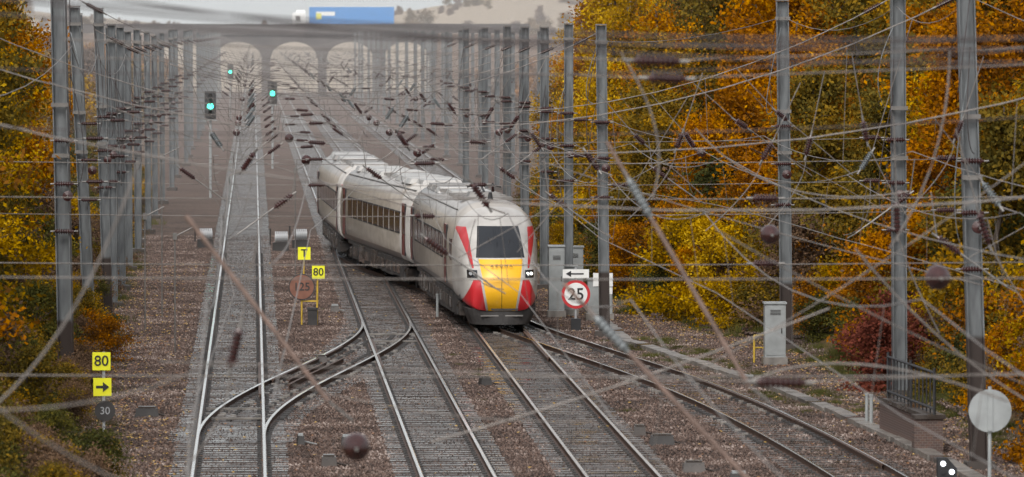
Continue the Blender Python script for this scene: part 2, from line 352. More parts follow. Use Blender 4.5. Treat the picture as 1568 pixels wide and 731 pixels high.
def headspan(D,xl,xr,zt,tracks,rg,r=.011,busy=1.):
    mb=MB(); W=0
    zl=zt-.35; sag=zl-7.1
    tw=lambda x:(lambda u: zl-sag*4*u*(1-u))((x-xl)/(xr-xl))
    for dy in (-.12,.12): mb.tube([(x,D+dy,tw(x)) for x in np.linspace(xl,xr,18)],r,W,4)
    z1=6.45; z2=5.35
    for z in (z1,z2):
        mb.tube([(x,D,z-.12*4*((x-xl)/(xr-xl))*(1-(x-xl)/(xr-xl))) for x in np.linspace(xl,xr,10)],r,W,4)
    for z in (z1,z2,zl):
        for xx,sg in ((xl+.5,1),(xr-.95,1)):
            a=tw(xx) if z==zl else z; c=tw(xx+.45) if z==zl else z
            mb.insul((xx,D,a),(xx+.45,D,c),1)
    tt=sorted(tracks)
    for a,c in zip(tt[:-1],tt[1:]):
        if c-a>2.5:
            mx=(a+c)/2+rg.uniform(-.3,.3)
            for z in (z1-.1,z2-.1): 
                if rg.random()<.6: mb.insul((mx-.22,D,z),(mx+.22,D,z+rg.uniform(-.04,.04)),1)
    for x in tt:
        sg=rg.choice((-1,1)); 
        mb.tube([(x,D,tw(x)),(x+rg.uniform(-.1,.1),D,z1-.1)],r*.8,W,4)
        p=Vector((x+sg*.55,D+rg.uniform(-.3,.3),z1+.15)); q=Vector((x+sg*.28,D,z1-.25))
        mb.insul(p,q,rg.choice((1,1,3))); mb.tube([p,(x+sg*1.4,D,tw(x+sg*1.4))],r,W,4); mb.tube([q,(x,D,6.1)],.014,W,5)
        a=Vector((x+sg*1.35,D,z2+.35)); c=Vector((x+sg*.18,D-.1,4.86)); k=a.lerp(c,.38)
        mb.insul(a,a.lerp(c,.34),1,nr=7); mb.tube([k,c],.017,2,6,True); mb.tube([c,(x,D-.1,4.76)],.012,2,5)
        mb.tube([a,(a.x+sg*.1,D,z1)],.012,2,5)
        mb.tube(bez((x+sg*.5,D,6.0),(x+sg*rg.uniform(.2,1.2),D+rg.uniform(-1,1),4.9),(x,D+.6,4.8)),.008,W,4)
        if rg.random()<.5*busy: mb.tube([(x-sg*1.2,D,z1),(x+sg*.8,D,z2)],r*.8,W,4)
        if rg.random()<.4*busy: mb.tube([(x-sg*1.6,D,tw(x-sg*1.6)),(x-sg*.2,D,z2+.1)],r*.8,W,4)
        if rg.random()<.25:
            mb.insul((x,D+1.,6.05),(x,D+1.5,6.05),1,rib=.11,nr=5,n=14)
    return mb.obj('overhead_headspan',[m_wire,m_ins,m_fit,m_insg])
rg=random.Random(11)
TX=[-.53,4.2,7.6]
spans=[(64,-9,20,10.4,[12.8]),(95,-8.5,19,10.4,[4.2,12.8]),(120.5,-7.8,15.45,10.5,[-.53,7.6,12.6]),
 (144.7,-4.75,16.5,10.5,TX+[11.5]),(175,-4.9,10.8,9.6,TX)]
mast(15.45,120.5,10.8,-.35,.33,m_mast3); mast(-7.8,120.5,10.4); mast(16.5,144.7,10.6,-.08,.33); mast(-4.75,144.7,10.7,-.2,.34,m_mast); mast(15.6,166,10.05,-.15,.33,m_mast)
mast(-4.9,172,9.9,-.5,.3); mast(-4.75,186,9.9,-.3,.28,m_mast); mast(10.75,174,9.35,-.12,.3,m_mast); mast(-4.9,199,9.3,-.1,.27); mast(-5.25,180,9.7,-.3,.26)
mast(-5.0,213,9.,-.1,.24); mast(-5.1,253,9.,0,.22)
Ds=[]; y=193.5
k=0
while y<830:
    Ds.append(y); y+= (13,17,18,24,22,24)[k] if k<6 else 27+ (k%3)*3; k+=1
for D in Ds:
    xr=10.7 if D<300 else 14.6
    TXX=TX+[12.2] if D>=300 else TX
    rgm=random.Random(int(D)); xr+=rgm.uniform(-.15,.15)
    mast(xr,D,9.35+rgm.uniform(-.1,.1),0,.28); mast(-4.8+rgm.uniform(-.2,.1),D,9.1+rgm.uniform(-.2,.3),-.05,.24)
    if D>235 and D<700: mast(15.8+rgm.uniform(-.4,.9)+ (D-235)*.012,D+8,9.2,0,.26)
    spans.append((D,-4.8,xr,9.2,TXX))
for s_ in spans: headspan(*s_,rg=rg,r=.008 if s_[0]<160 else .010,busy=1.)
sup=[18,64,95,120.5,144.7,175]+Ds
for fx,offs in ((xA,0),(xB,.05),(xC,-.05),(xD,0)):
    mb=MB(); 
    L=[d for d in sup if not (fx is xD and d>190)]
    for i,(a,c) in enumerate(zip(L[:-1],L[1:])):
        st=.2*(-1)**i
        cat=[];con=[]
        for t in np.linspace(0,1,9):
            y=a+(c-a)*t; x=fx(y)+offs
            cat.append((x,y,6.1-(1.-.3*(c-a<30))*4*t*(1-t)*.6)); con.append((x+st*(1-2*t),y,4.76))
        mb.tube(cat,.009,0,4); mb.tube(con,.008,0,4)
        for t in (1,4,7): mb.tube([cat[t],con[t]],.005,0,3)
    mb.obj('overhead_wire',[m_wire])
mb=MB()
def runs(pts,r=.009,sag=.4,m=0):
    for a,c in zip(pts[:-1],pts[1:]):
        a,c=Vector(a),Vector(c); mb.tube([a.lerp(c,t)-Vector((0,0,sag*4*t*(1-t))) for t in np.linspace(0,1,9)],r,m,4)
runs([(.2,62,6.6),(1.2,120.5,6.4),(3.2,166,6.3),(4.1,206,6.2)]); runs([(.2,62,5.1),(1.2,120.5,4.95),(3.2,166,4.85),(4.1,206,4.9)],sag=.05)
runs([(10,62,6.4),(10.,120.5,6.5),(9.6,144.7,6.3),(8,175,6.2),(6,206,6.2),(4.5,241,6.2)])
runs([(15.5,62,7.8),(15.2,120.5,9.9),(16.4,144.7,9.8),(15.5,166,9.6),(10.7,206,9.1)],sag=.5)
runs([(13.5,62,6.9),(14,120.5,6.6),(13,144.7,6.5),(10.6,174,6.6)],sag=.4)
runs([(-4.4,62,8.6),(-4.6,144.7,8.8),(-4.7,172,8.5),(-4.6,206,8.4),(-4.6,265,8.4)],sag=.7)
mb.obj('feeder_wire',[m_wire])
mb=MB(); rj=random.Random(5)
for D,xm,zt,sg in [(120.5,15.3,10,-1),(144.7,16.4,10,-1),(166,15.5,9.8,-1),(144.7,-4.75,10,1),(172,-4.9,9.6,1),(186,-4.8,9.5,1),(174,10.7,9.2,-1)]+[(D,-4.8,8.9,1) for D in Ds[:9]]+[(D,10.7,9.,-1) for D in Ds[:7]]:
    for q in range(3):
        z0=zt-rj.uniform(0,2.5); mb.tube(bez((xm+.1*sg,D-.2,z0),(xm+sg*rj.uniform(.1,.9),D-rj.uniform(.2,1),z0-rj.uniform(1,3)),(xm+sg*rj.uniform(.0,.4),D-.2,z0-rj.uniform(1.8,4))),.011,4 if q else 3,4)
    for z in (6.4,5.3,4.1): mb.insul((xm-.3,D-.25,z),(xm+.2,D-.25,z),1,nr=7)
    mb.insul((xm+.05,D-.7,5.0),(xm+.05,D-.3,5.0),1,rib=.13,nr=4,n=14)
for D,x,z in [(66,8.0,6.25),(86,7.85,6.05),(60,1.08,4.72),(205,1.9,4.55),(240,1.5,4.7)]:
    P_=[(x,D+t,z) for t in (0,.03,.1,.16,.2,.24,.3,.36,.40,.5)]; R_=[.03,.06,.11,.14,.12,.14,.15,.14,.07,.03]
    mb.tube(P_,[q*(1. if D<200 else 1.25) for q in R_],1,18,True); mb.tube([(x,D-.15,z),(x,D,z)],.02,2,6,True)
mb.obj('jumper_cable',[m_wire,m_ins,m_fit,m_insg,m_wired])
mb=MB()
def cant(D,x0,z0,x1,z1,r=.026,ins=True):
    a=Vector((x0,D,z0)); c=Vector((x1,D-.4,z1)); mb.tube([a,c],r,0,8,True)
    if ins: d=(a-c).normalized(); mb.insul(a+d*.02,a+d*.5,3,nr=7,rib=.055); mb.tube([a+d*.5,a+d*.95],r*.8,0,8,True)
    mb.tube([c,c+Vector((.25,0,-.2))],.014,2,5)
cant(58,-.69,7.25,.75,5.38,ins=False); cant(60,4.2,7.15,5.2,5.4); cant(56,3.7,5.95,5.15,4.4); cant(66,-3.1,5.9,-3.35,4.5,.018,False)
for D,x,z,dx,dz_ in [(86,9.75,6.55,.02,-.5),(84,10.75,6.45,.16,-.48),(60,-.15,6.0,-.1,-.42),(110,10.05,7.0,-.2,-.35),(112,11.0,7.1,-.1,-.4),(114,8.6,7.1,-.12,-.3),(118,10.85,7.5,.24,-.2),(125,10.6,7.2,.27,-.18),(130,8.7,6.8,.24,-.22),(108,11.6,7.45,.08,-.4),(108,13.5,7.45,-.14,-.35)]:
    a=Vector((x,D,z)); c=Vector((x+dx,D,z+dz_)); mb.insul(a,c,1,nr=7); d=(a-c).normalized()
    mb.tube([a,a+d*1.1+Vector((0,0,.2))],.009,4,4); mb.tube(bez(c,c-d*.5+Vector((.15,0,-.1)),c-d*1.0+Vector((.6*(-1 if dx<0 else 1),0,-.5))),.009,4,4)
for D,x,z,L in [(60,4.0,8.82,.5),(62,4.3,8.62,.42),(57,5.05,5.6,.5)]:
    mb.insul((x,D,z),(x+L,D,z-.01),1,nr=8)
    mb.tube([(x-6,D,z+.22),(x,D,z)],.007,4,4); mb.tube([(x+L,D,z),(x+L+8,D,z+.3)],.007,4,4)
for pts in [((4.0,62,8.9),(4.6,62,8.0),(4.35,62,7.3)),((8.1,66,8.9),(8.1,66,7.6),(7.4,66,6.6)),((-2.6,50,5.6),(-1.6,50,6.2),(-1.,50,8.)),((5.2,60,5.4),(6.2,60,5.9),(8,60,5.2)),((2.0,64,4.5),(4.2,64,5.1),(6.5,64,6.0)),((7.,66,6.6),(8.3,66,5.0),(9.9,66,4.4)),((7.,90,7.6),(8.2,90,6.2),(10.4,90,6.6))]:
    mb.tube(bez(*pts),.011,4,5)
mb.obj('overhead_cantilever',[m_tube,m_ins,m_fit,m_insg,m_wire])
mb=MB()
for D,x0,z0,x1,z1,sg,r in [(42,-3.2,9.75,9,9.05,.45,.009),(42,-3.5,9.55,9,9.1,.3,.009),(44,-3,9.35,9,9.25,.28,.008),(40,-2,9.4,8,9.16,.2,.009),(50,-4,8.9,10,9.3,.35,.006),(54,-4,8.3,11,8.6,.3,.006)]:
    mb.tube([(x0+(x1-x0)*t,D,z0+(z1-z0)*t-sg*4*t*(1-t)) for t in np.linspace(0,1,20)],r,0,5)
for D,x0,z0,x1,z1 in [(40,-2.4,7.0,-.8,5.9),(44,-2.1,6.2,-.2,6.6),(60,.4,5.4,3.6,5.0),(66,5.2,5.2,9.4,7.9),(64,5.2,6.9,9.8,4.7),(90,3,7.6,11.6,5.1),(95,-3.4,8.3,3,6.1)]:
    mb.tube([(x0+(x1-x0)*t,D,z0+(z1-z0)*t-.12*4*t*(1-t)) for t in np.linspace(0,1,8)],.007 if D<80 else .008,1,4)
mb.obj('span_wire',[m_wired,m_wire])

# ---------------------------------------------------------------- train
def livery():
    m,nt,b=nodes('train_paint')
    tc=N(nt,'ShaderNodeTexCoord'); sp=N(nt,'ShaderNodeSeparateXYZ'); nt.links.new(tc.outputs['Object'],sp.inputs[0])
    def mt(op,*a):
        n=N(nt,'ShaderNodeMath',operation=op)
        for i,x in enumerate(a):
            if isinstance(x,(int,float)): n.inputs[i].default_value=x
            else: nt.links.new(x,n.inputs[i])
        return n.outputs[0]
    ax=mt('ABSOLUTE',sp.outputs[0]); y=sp.outputs[1]; z=sp.outputs[2]
    gt=lambda a,c:mt('GREATER_THAN',a,c); lt=lambda a,c:mt('LESS_THAN',a,c)
    def AND(*a):
        r=a[0]
        for q in a[1:]: r=mt('MULTIPLY',r,q)
        return r
    def mix(f,c1,c2):
        n=N(nt,'ShaderNodeMix',data_type='RGBA')
        nt.links.new(f,n.inputs[0])
        for i,c in ((6,c1),(7,c2)):
            if isinstance(c,tuple): n.inputs[i].default_value=(*c,1)
            else: nt.links.new(c,n.inputs[i])
        return n.outputs[2]
    no=N(nt,'ShaderNodeTexNoise'); no.inputs['Scale'].default_value=1.6; no.inputs['Detail'].default_value=8
    mp=N(nt,'ShaderNodeMapping'); mp.inputs['Scale'].default_value=(1,.6,1.6); nt.links.new(tc.outputs['Object'],mp.inputs[0]); nt.links.new(mp.outputs[0],no.inputs['Vector'])
    mr=N(nt,'ShaderNodeMapRange'); mr.inputs['From Min'].default_value=.35; mr.inputs['From Max'].default_value=.7; nt.links.new(no.outputs['Fac'],mr.inputs['Value'])
    body=mix(mr.outputs[0],(.43,.39,.34),(.29,.255,.215))
    low=lt(z,1.22); body=mix(low,body,(.13,.11,.10))
    roof=gt(z,3.28); body=mix(AND(roof,gt(y,4.5)),body,mix(mr.outputs[0],(.38,.36,.34),(.24,.225,.21)))
    nose=lt(y,3.2)
    body=mix(nose,body,mix(mr.outputs[0],(.50,.48,.45),(.36,.34,.32)))
    ye=mt('ADD',mt('MULTIPLY',mt('SUBTRACT',z,.55),.17),.42)
    red=AND(nose,gt(ax,mt('ADD',ye,.07)),lt(z,1.5),lt(ax,mt('ADD',mt('MULTIPLY',mt('SUBTRACT',1.5,z),.45),.86)))
    ri=mt('ADD',mt('MULTIPLY',mt('SUBTRACT',z,1.5),.10),.80)
    red2=AND(nose,gt(z,1.85),lt(z,3.08),gt(ax,ri),lt(ax,mt('ADD',ri,mt('MULTIPLY',mt('SUBTRACT',z,1.6),.20))))
    c=mix(mt('MAXIMUM',red,red2),body,(.47,.022,.028))
    c=mix(AND(nose,lt(ax,ye),gt(z,.5),lt(z,2.13)),c,(.80,.42,.012))
    ws=AND(nose,lt(ax,mt('SUBTRACT',.76,mt('MULTIPLY',mt('SUBTRACT',z,2.15),.12))),gt(z,2.17),lt(z,3.12))
    hl=AND(nose,gt(ax,.74),lt(ax,1.04),gt(z,1.55),lt(z,1.80))
    seam=AND(nose,lt(ax,.012),lt(z,2.13),gt(z,.5))
    blk=mt('MAXIMUM',ws,hl)
    c=mix(seam,c,(.25,.14,.01))
    c=mix(blk,c,(.018,.02,.024))
    nt.links.new(c,b.inputs['Base Color'])
    rr=mt('SUBTRACT',.34,mt('MULTIPLY',blk,.26)); nt.links.new(rr,b.inputs['Roughness'])
    return m
m_liv=livery(); m_door=M('door_maroon',(.15,.04,.038),.35); m_hl=M('headlamp',(.9,.9,.85),.2,0,0,1,0,1,.8)
def car(name_parent,x0,y0,x1,y1,front,idx):
    th=math.atan2(-(x1-x0),(y1-y0)); L=math.hypot(x1-x0,y1-y0)-.7
    P=empty('car_frame',(x0,y0,0),th); P.parent=name_parent
    T=[0,.04,.15,.35,.6,.9,1.25,1.65,2.1,2.6,3.2,4,5.2]
    H=[1.45,1.58,1.78,2.06,2.36,2.66,2.92,3.16,3.36,3.54,3.68,3.78,3.84]
    Wd=[.86,.92,.98,1.05,1.11,1.165,1.21,1.25,1.285,1.315,1.345,1.365,1.37]
    Zc=[1.1,1.12,1.18,1.28,1.4,1.55,1.7,1.85,1.97,2.07,2.14,2.2,2.2]
    ts=list(np.concatenate([np.linspace(0,.2,5),np.linspace(.3,5.2,30)]))+[L*.5,L] if front else [.0,.03,L*.5,L-.03,L]
    n=56; vs=[]
    for t in ts:
        if front: h,w,zc=np.interp(t,T,H),np.interp(t,T,Wd),np.interp(t,T,Zc); bt=.55+.3*min(1,t/5.)
        else: h,w,zc,bt=3.84,1.37,2.2,.85
        if not front and t in (0.,L): h-=.04; w-=.03
        for k in range(n):
            a=2*math.pi*k/n; ca,sa=math.cos(a),math.sin(a)
            eu=2.8 if t>2 or not front else 2.5
            e=2/(eu if sa>=0 else 5.5)
            x=w*math.copysign(abs(ca)**e,ca); z=zc+(h-zc if sa>=0 else zc-bt)*math.copysign(abs(sa)**e,sa)
            yy=t
            if front and t<5: yy=t+ .42*(abs(x)/1.37)**2.2*max(0,1-t/5)
            vs.append((x,yy,z))
    fs=[]
    for i in range(len(ts)-1):
        for k in range(n): k2=(k+1)%n; fs.append((i*n+k,i*n+k2,(i+1)*n+k2,(i+1)*n+k))
    fs.append(tuple(range(n))[::-1]); fs.append(tuple((len(ts)-1)*n+k for k in range(n)))
    mb=MB(); mb.add(vs,fs); o=mb.obj('body_shell',[m_liv],P,smooth=True)
    mb=MB()
    for sx in (-1,1):
        xx=sx*1.356
        def pan(ya,yb,za,zb,m,th_=.05,ex=0): mb.box((xx+sx*ex,(ya+yb)/2,(za+zb)/2),(th_,yb-ya,zb-za),m)
        for d in ([5.4,L-1.7] if front else [1.3,L-2.1]):
            pan(d,d+.95,1.2,3.05,2,.052); pan(d+.25,d+.7,1.95,2.75,0,.066); pan(d-.03,d,1.2,3.05,1,.058); pan(d+.95,d+.98,1.2,3.05,1,.058)
        y=(7.2 if front else 3.1)
        while y+1.5<L-2.4:
            pan(y,y+1.5,1.98,2.68,0,.056); pan(y-.04,y+1.54,1.93,1.98,1,.05); pan(y-.04,y+1.54,2.68,2.73,1,.046); y+=1.95
        if front: pan(3.35,4.15,2.0,2.66,0,.05,-.015)
    mb.obj('windows_and_doors',[m_glassw,m_black,m_door],P)
    mb=MB(); rgx=random.Random(idx)
    y=4.2 if front else 3.8
    while y<L-5:
        w=rgx.uniform(1.2,2.6); mb.box((0,y+w/2,.62),(2.5,w-.12,.62+rgx.uniform(-.08,.06)),0 if rgx.random()<.8 else 1); 
        for sx in (-1,1):
            mb.box((sx*1.262,y+w/2,.62),(.03,w*.6,.34),1)
        y+=w
    mb.box((0,L/2,.93),(2.4,L-3,.18),0)
    for yb in ((3.4,L-3.6) if front else (3.6,L-3.6)):
        mb.box((0,yb,.55),(2.2,3.,.3),0)
        for q in (-1.3,1.3):
            for sx in (-1,1):
                mb.tube([(sx*.72,yb+q,.46),(sx*.86,yb+q,.46)],.46,2,20,True); mb.box((sx*1.08,yb+q,.5),(.22,.42,.34),1)
        for sx in (-1,1):
            mb.box((sx*1.08,yb,.62),(.18,3.1,.2),1); mb.tube([(sx*1.1,yb-.2,.3),(sx*1.1,yb-.2,.9)],.16,0,10,True)
            mb.tube([(sx*1.15,yb-1.2,.75),(sx*1.15,yb+1.1,.4)],.05,1,8,True)
    mb.box((0,L+.35,2.1),(1.9,.8,2.6),3); 
    for sx in (-1,1): mb.box((sx*.5,L+.35,.85),(.2,.75,.25),0)
    mb.obj('underframe',[m_dark,m_timber,m_black,m_gasket],P)
    mb=MB()
    y=6.5 if front else 1.2
    while y<L-1.5:
        w=rgx.uniform(1.4,3.0); 
        if rgx.random()<.75:
            mb.box((0,y+w/2,3.79),(rgx.choice((1.5,1.7,1.9)),w-.3,.19),rgx.choice((0,0,1)),0,.88)
        else:
            for q in range(3): mb.box((0,y+.4*q+.3,3.82),(1.7,.12,.1),1)
        y+=w
    for sx in (-1,1): mb.tube([(sx*1.05,5 if front else .6,3.54),(sx*1.05,L-.4,3.54)],.025,1,6)
    if front:
        mb.box((0,8.2,3.91),(1.1,1.6,.2),1,0,.8); mb.tube([(0,7.6,4.0),(0,8.8,4.15)],.04,2,6); mb.tube([(-.55,7.8,4.17),(-.3,7.8,4.23),(.3,7.8,4.23),(.55,7.8,4.17)],.03,2,6)
        mb.insul((-.3,8,3.95),(-.3,8,4.2),3); mb.insul((.3,8,3.95),(.3,8,4.2),3)
        mb.tube([(0,5.0,3.8),(0,5.0,4.08)],[.1,.05],2,8,True)
    mb.obj('roof_gear',[m_roof,m_roofd,m_black,m_ins],P)
    if front:
        mb=MB()
        for (za,zb,ra,rb) in [(.12,.38,.90,1.02),(.38,.62,1.02,1.10)]:
            vs=[];q=16
            for z,r in ((za,ra),(zb,rb)):
                for k in range(q+1):
                    a=math.pi*k/q; vs.append((-r*math.cos(a),.75-(.72)*math.sin(a)**.7,z))
                vs.append((r,2.2,z)); vs.append((-r,2.2,z))
            m_=q+3; mb.add(vs,[(k,(k+1)%m_,m_+(k+1)%m_,m_+k) for k in range(m_)]+[tuple(range(m_))[::-1],tuple(m_+k for k in range(m_))],0)
        mb.box((0,.06,.40),(1.3,.05,.04),1)
        mb.obj('front_skirt',[m_dark,m_roofd],P)
        mb=MB()
        for sx in (-1,1):
            for q,(xx,zz,r) in enumerate([(.82,1.68,.055),(.94,1.69,.05)]):
                mb.tube([(sx*xx,.62,zz),(sx*xx,.33,zz)],r,0 if (sx>0) else 1,12,True)
        mb.tube([(-.1,.55,2.1),(-.35,1.02,2.8)],.018,2,5); mb.tube([(.15,.55,2.1),(.3,.95,2.7)],.018,2,5)
        mb.obj('headlights_and_wipers',[m_hl,m_grey,m_black],P)
        t=text('A Z U M A',.15,(0,-.02,1.72),m_dark,P); t.location=(0,.18,1.93); t.rotation_euler=(rad(50),0,0)
TRN=empty('passenger_train')
jt=[(7.65,175.3),(6.85,201.3),(4.75,227.3),(4.15,253.3)]
for i in range(3): car(TRN,*jt[i],*jt[i+1],i==0,i+3)

# ---------------------------------------------------------------- signs, signals, lineside kit
def post(mb,x,z0,z1,m=0,r=.035): mb.tube([(x,0.05,z0),(x,0.05,z1)],r,m,8,True)
P=empty('speed_limit_sign',(10.06,177.5,-.2)); mb=MB()
post(mb,0,0,2.0,2,.04); mb.disc((0,0,1.16),.45,.02,0); mb.disc((0,-.014,1.16),.36,.012,1); mb.box((0,0,1.80),(.82,.03,.28),1)
mb.box((.02,-.018,1.80),(.45,.01,.045),3); mb.add([(-.32,-.022,1.80),(-.15,-.022,1.90),(-.15,-.022,1.70)],[(0,1,2)],3); mb.box((0,.05,.2),(.3,.3,.4),3)
mb.obj('sign_plates',[m_red,m_white,m_grey,m_black],P); text('25',.52,(0,-.028,1.15),m_black,P,.006)
P=empty('speed_limit_sign',(2.0,181,-.2)); mb=MB()
mb.tube([(0,.05,0),(.03,.05,1.9)],.03,2,8,True); mb.tube([(-.42,.05,1.4),(-.40,.05,2.4)],.025,2,8,True); mb.box((.05,0,1.72),(.40,.02,.42),1); mb.box((-.40,0,2.32),(.40,.02,.40),1)
mb.disc((-.48,0,1.25),.42,.02,3); mb.disc((-.48,-.014,1.25),.385,.012,0); mb.box((-.2,.06,.8),(.5,.04,.05),2); mb.tube([(-.48,.05,0),(-.48,.05,1.2)],.03,2,8,True); mb.box((-.14,-.05,.26),(.3,.3,.52),3); mb.box((-.14,-.05,.56),(.34,.34,.06),3)
mb.obj('sign_plates',[m_brownsign,m_yel,m_yelpost,m_dark],P); text('80',.34,(.05,-.018,1.72),m_black,P,.004); text('T',.34,(-.40,-.018,2.32),m_black,P,.006); text('125',.36,(-.48,-.026,1.25),m_dark,P,.004)
P=empty('speed_limit_sign',(-3.55,132.6,-.2)); mb=MB()
post(mb,.05,0,1.9,2); mb.box((0,0,1.68),(.42,.02,.42),1); mb.box((.02,0,1.08),(.42,.02,.42),1); mb.disc((.08,0,.52),.24,.02,0)
mb.box((-.03,-.016,1.08),(.2,.01,.06),3); mb.add([(.18,-.022,1.08),(.03,-.022,1.20),(.03,-.022,.96)],[(0,2,1)],3)
mb.obj('sign_plates',[m_dark,m_yel,m_grey,m_black],P); text('80',.34,(0,-.018,1.68),m_black,P,.004); text('30',.24,(.08,-.018,.52),m_grey,P)
P=empty('round_sign',(13.66,105,-.2)); mb=MB(); post(mb,0,0,2.75,0,.035); mb.disc((0,.0,2.3),.40,.02,0); mb.disc((0,.02,2.3),.36,.05,0); mb.box((0,-.02,2.3),(.09,.03,.74),0)
mb.obj('disc_and_post',[m_cab],P)
P=empty('shunting_signal',(14.3,116.8,-.2)); mb=MB(); mb.box((0,.1,.1),(.3,.3,.2),0)
vs=[]; pr=[(-.2,0),(.2,0),(.2,.18),(.0,.4),(-.2,.4)]
for yy in (-.1,.14): vs+=[(a,yy,b_+.15) for a,b_ in pr]
mb.add(vs,[(0,1,2,3,4),(9,8,7,6,5)]+[(i,5+i,5+(i+1)%5,(i+1)%5) for i in range(5)],0)
mb.disc((-.09,-.11,.43),.055,.03,1); mb.disc((.09,-.11,.26),.055,.03,1); mb.disc((-.09,-.11,.26),.05,.03,0); mb.obj('signal_body',[m_black,m_lampw],P)
for x,y,h in [(1.3,393,5.),(-2.45,323,5.),(-2.5,616,5.)]:
    P=empty('railway_signal',(x,y,-.2)); mb=MB(); post(mb,0,0,h-.4,1,.08); mb.box((0,0,h+.25),(.5,.25,1.5),0); mb.box((0,-.05,h+.25),(.65,.02,1.6),0)
    for q in range(4): mb.tube([(0,-.12,h-.2+q*.33),(0,-.4,h-.2+q*.33)],[.11,.14],0,12)
    mb.disc((0,-.2,h+.2),.17,.05,2)
    mb.box((0,.2,h-.6),(.8,.7,.06),1)
    for q in range(8): mb.box((.28,.3,.4+q*.5),(.3,.03,.03),1)
    mb.obj('signal_parts',[m_black,m_cab,m_green],P)
def cabinet(x,y,w,h,d=.5):
    P=empty('equipment_cabinet',(x,y,float(ground(x,y)))); mb=MB(); mb.box((0,0,.1),(w+.1,d+.1,.3),1); mb.box((0,0,.25+h/2),(w,d,h),0); mb.box((0,0,.27+h),(w+.06,d+.08,.05),0)
    mb.box((0,-d/2-.008,.25+h/2),(w-.08,.012,h-.12),0); mb.box((w*.3,-d/2-.02,.25+h/2),(.03,.03,.16),2)
    for q in range(4): mb.box((0,-d/2-.02,.25+h*.8+q*.04),(w*.5,.01,.015),2)
    mb.obj('cabinet_parts',[m_cab,m_trough,m_dark],P)
cabinet(14.6,159,.58,1.5); cabinet(9.9,186,.5,2.1); cabinet(10.4,187,.45,1.4); cabinet(11.2,184,.8,1.1); cabinet(11.0,196,.7,1.7)
mb=MB(); 
for xx in (-.5,.5): mb.tube([(xx,0,0),(xx,0,.8)],.03,0,6,True)
mb.tube([(-.5,0,.8),(.5,0,.8)],.03,0,6,True); mb.tube([(-.5,0,.45),(.5,0,.45)],.025,0,6,True); mb.obj('guard_rail',[m_yelpost],loc=(14.5,160,-.2),rz=.6)
mb=MB(); mb.box((0,0,1.55),(.62,.03,.42),0); mb.tube([(0,.05,0),(0,.05,1.5)],.03,1,8,True); mb.box((.15,.03,1.2),(.3,.03,.2),0); mb.obj('notice_board',[m_white,m_grey],loc=(11.0,179,-.2))
for x,y in [(1.15,243),(2.0,246),(-2.1,247)]:
    mb=MB(); mb.tube([(-.45,0,.3),(-.45,0,1.)],.04,1,6,True)
    P=[];R=[]
    for i in range(7): P+=[(-.25+i*.08,0,.6),(-.25+i*.08+.055,0,.6),(-.25+i*.08+.06,0,.6),(-.25+i*.08+.078,0,.6)]; R+=[.27,.27,.16,.16]
    mb.tube(P,R,0,20,True); mb.box((0,0,.2),(.7,.4,.4),1); mb.obj('balance_weight',[m_grey,m_dark],loc=(x,y,-.2))
for x,y,w in [(1.05,128.4,.16),(2.1,128,.3),(8.9,131,.3),(9.2,128,.6),(9.3,120,.5),(10.0,117,.4),(6.1,150,.3),(1.9,160,.3),(2.7,190,.3),(-2.6,138,.6),(13.1,150,.3),(1.6,122,.35)]:
    mb=MB(); mb.box((0,0,.12),(w,.35,.22),0,random.uniform(-.3,.3),.85); mb.box((0,0,.25),(w*.7,.25,.05),1); mb.tube([(w*.4,0,.1),(w*.4+.3,.1,.02)],.02,1,5); mb.obj('trackside_box',[random.choice((m_conc,m_dark,m_timber)),random.choice((m_cab,m_timber))],loc=(x,y,-.2))
for x,y in [(14.5,134),(14.56,133.6),(6.0,186)]:
    mb=MB(); mb.tube([(0,0,0),(0,0,.75)],.045,0,10,True); mb.tube([(0,0,.75),(0,0,.80)],.055,0,10,True); mb.obj('marker_post',[m_cab],loc=(x,y,-.2))
for x,y,z,h in [(-3.0,186,0,5.3),(-3.4,178,0,3.6),(1.55,213,0,4.2),(-2.3,166,0,3.4)]:
    mb=MB(); mb.tube([(0,0,0),(0,0,h)],.025,0,6,True); mb.box((0,0,h),(.12,.12,.2),0); mb.tube([(0,0,h),(.6,.2,h+.3)],.02,0,5); mb.obj('marker_post',[m_fit],loc=(x,y,-.2))
P=empty('parapet_wall',(15.05,125.2,-.25),.05); mb=MB(); mb.box((0,3.2,.42),(.36,6.6,.85),0); mb.box((0,3.2,.88),(.46,6.7,.09),1); mb.box((-.32,.1,.42),(.28,.36,.85),0); mb.box((-.32,.1,.88),(.3,.46,.085),1)
mbr,nt,b=nodes('brick'); tc=N(nt,'ShaderNodeTexCoord'); mp=N(nt,'ShaderNodeMapping'); mp.inputs['Rotation'].default_value=(rad(90),0,0); br=N(nt,'ShaderNodeTexBrick'); br.inputs['Scale'].default_value=4.5
nt.links.new(tc.outputs['Object'],mp.inputs[0]); nt.links.new(mp.outputs[0],br.inputs['Vector']); br.inputs['Color1'].default_value=(.11,.06,.045,1); br.inputs['Color2'].default_value=(.07,.045,.04,1); br.inputs['Mortar'].default_value=(.15,.13,.115,1)
nt.links.new(br.outputs[0],b.inputs['Base Color']); b.inputs['Roughness'].default_value=.8
mb.obj('brickwork',[mbr,m_timber],P); mb=MB()
for yy in np.arange(.05,6.4,.5): mb.tube([(0,yy,.92),(0,yy,1.85)],.018,0,5)
for yy in (.02,3.2,6.4): mb.tube([(0,yy,.92),(0,yy,1.95)],.035,0,6,True)
for z in (1.05,1.85): mb.tube([(0,.02,z),(0,6.4,z)],.03,0,6)
mb.obj('railing',[m_black],P)

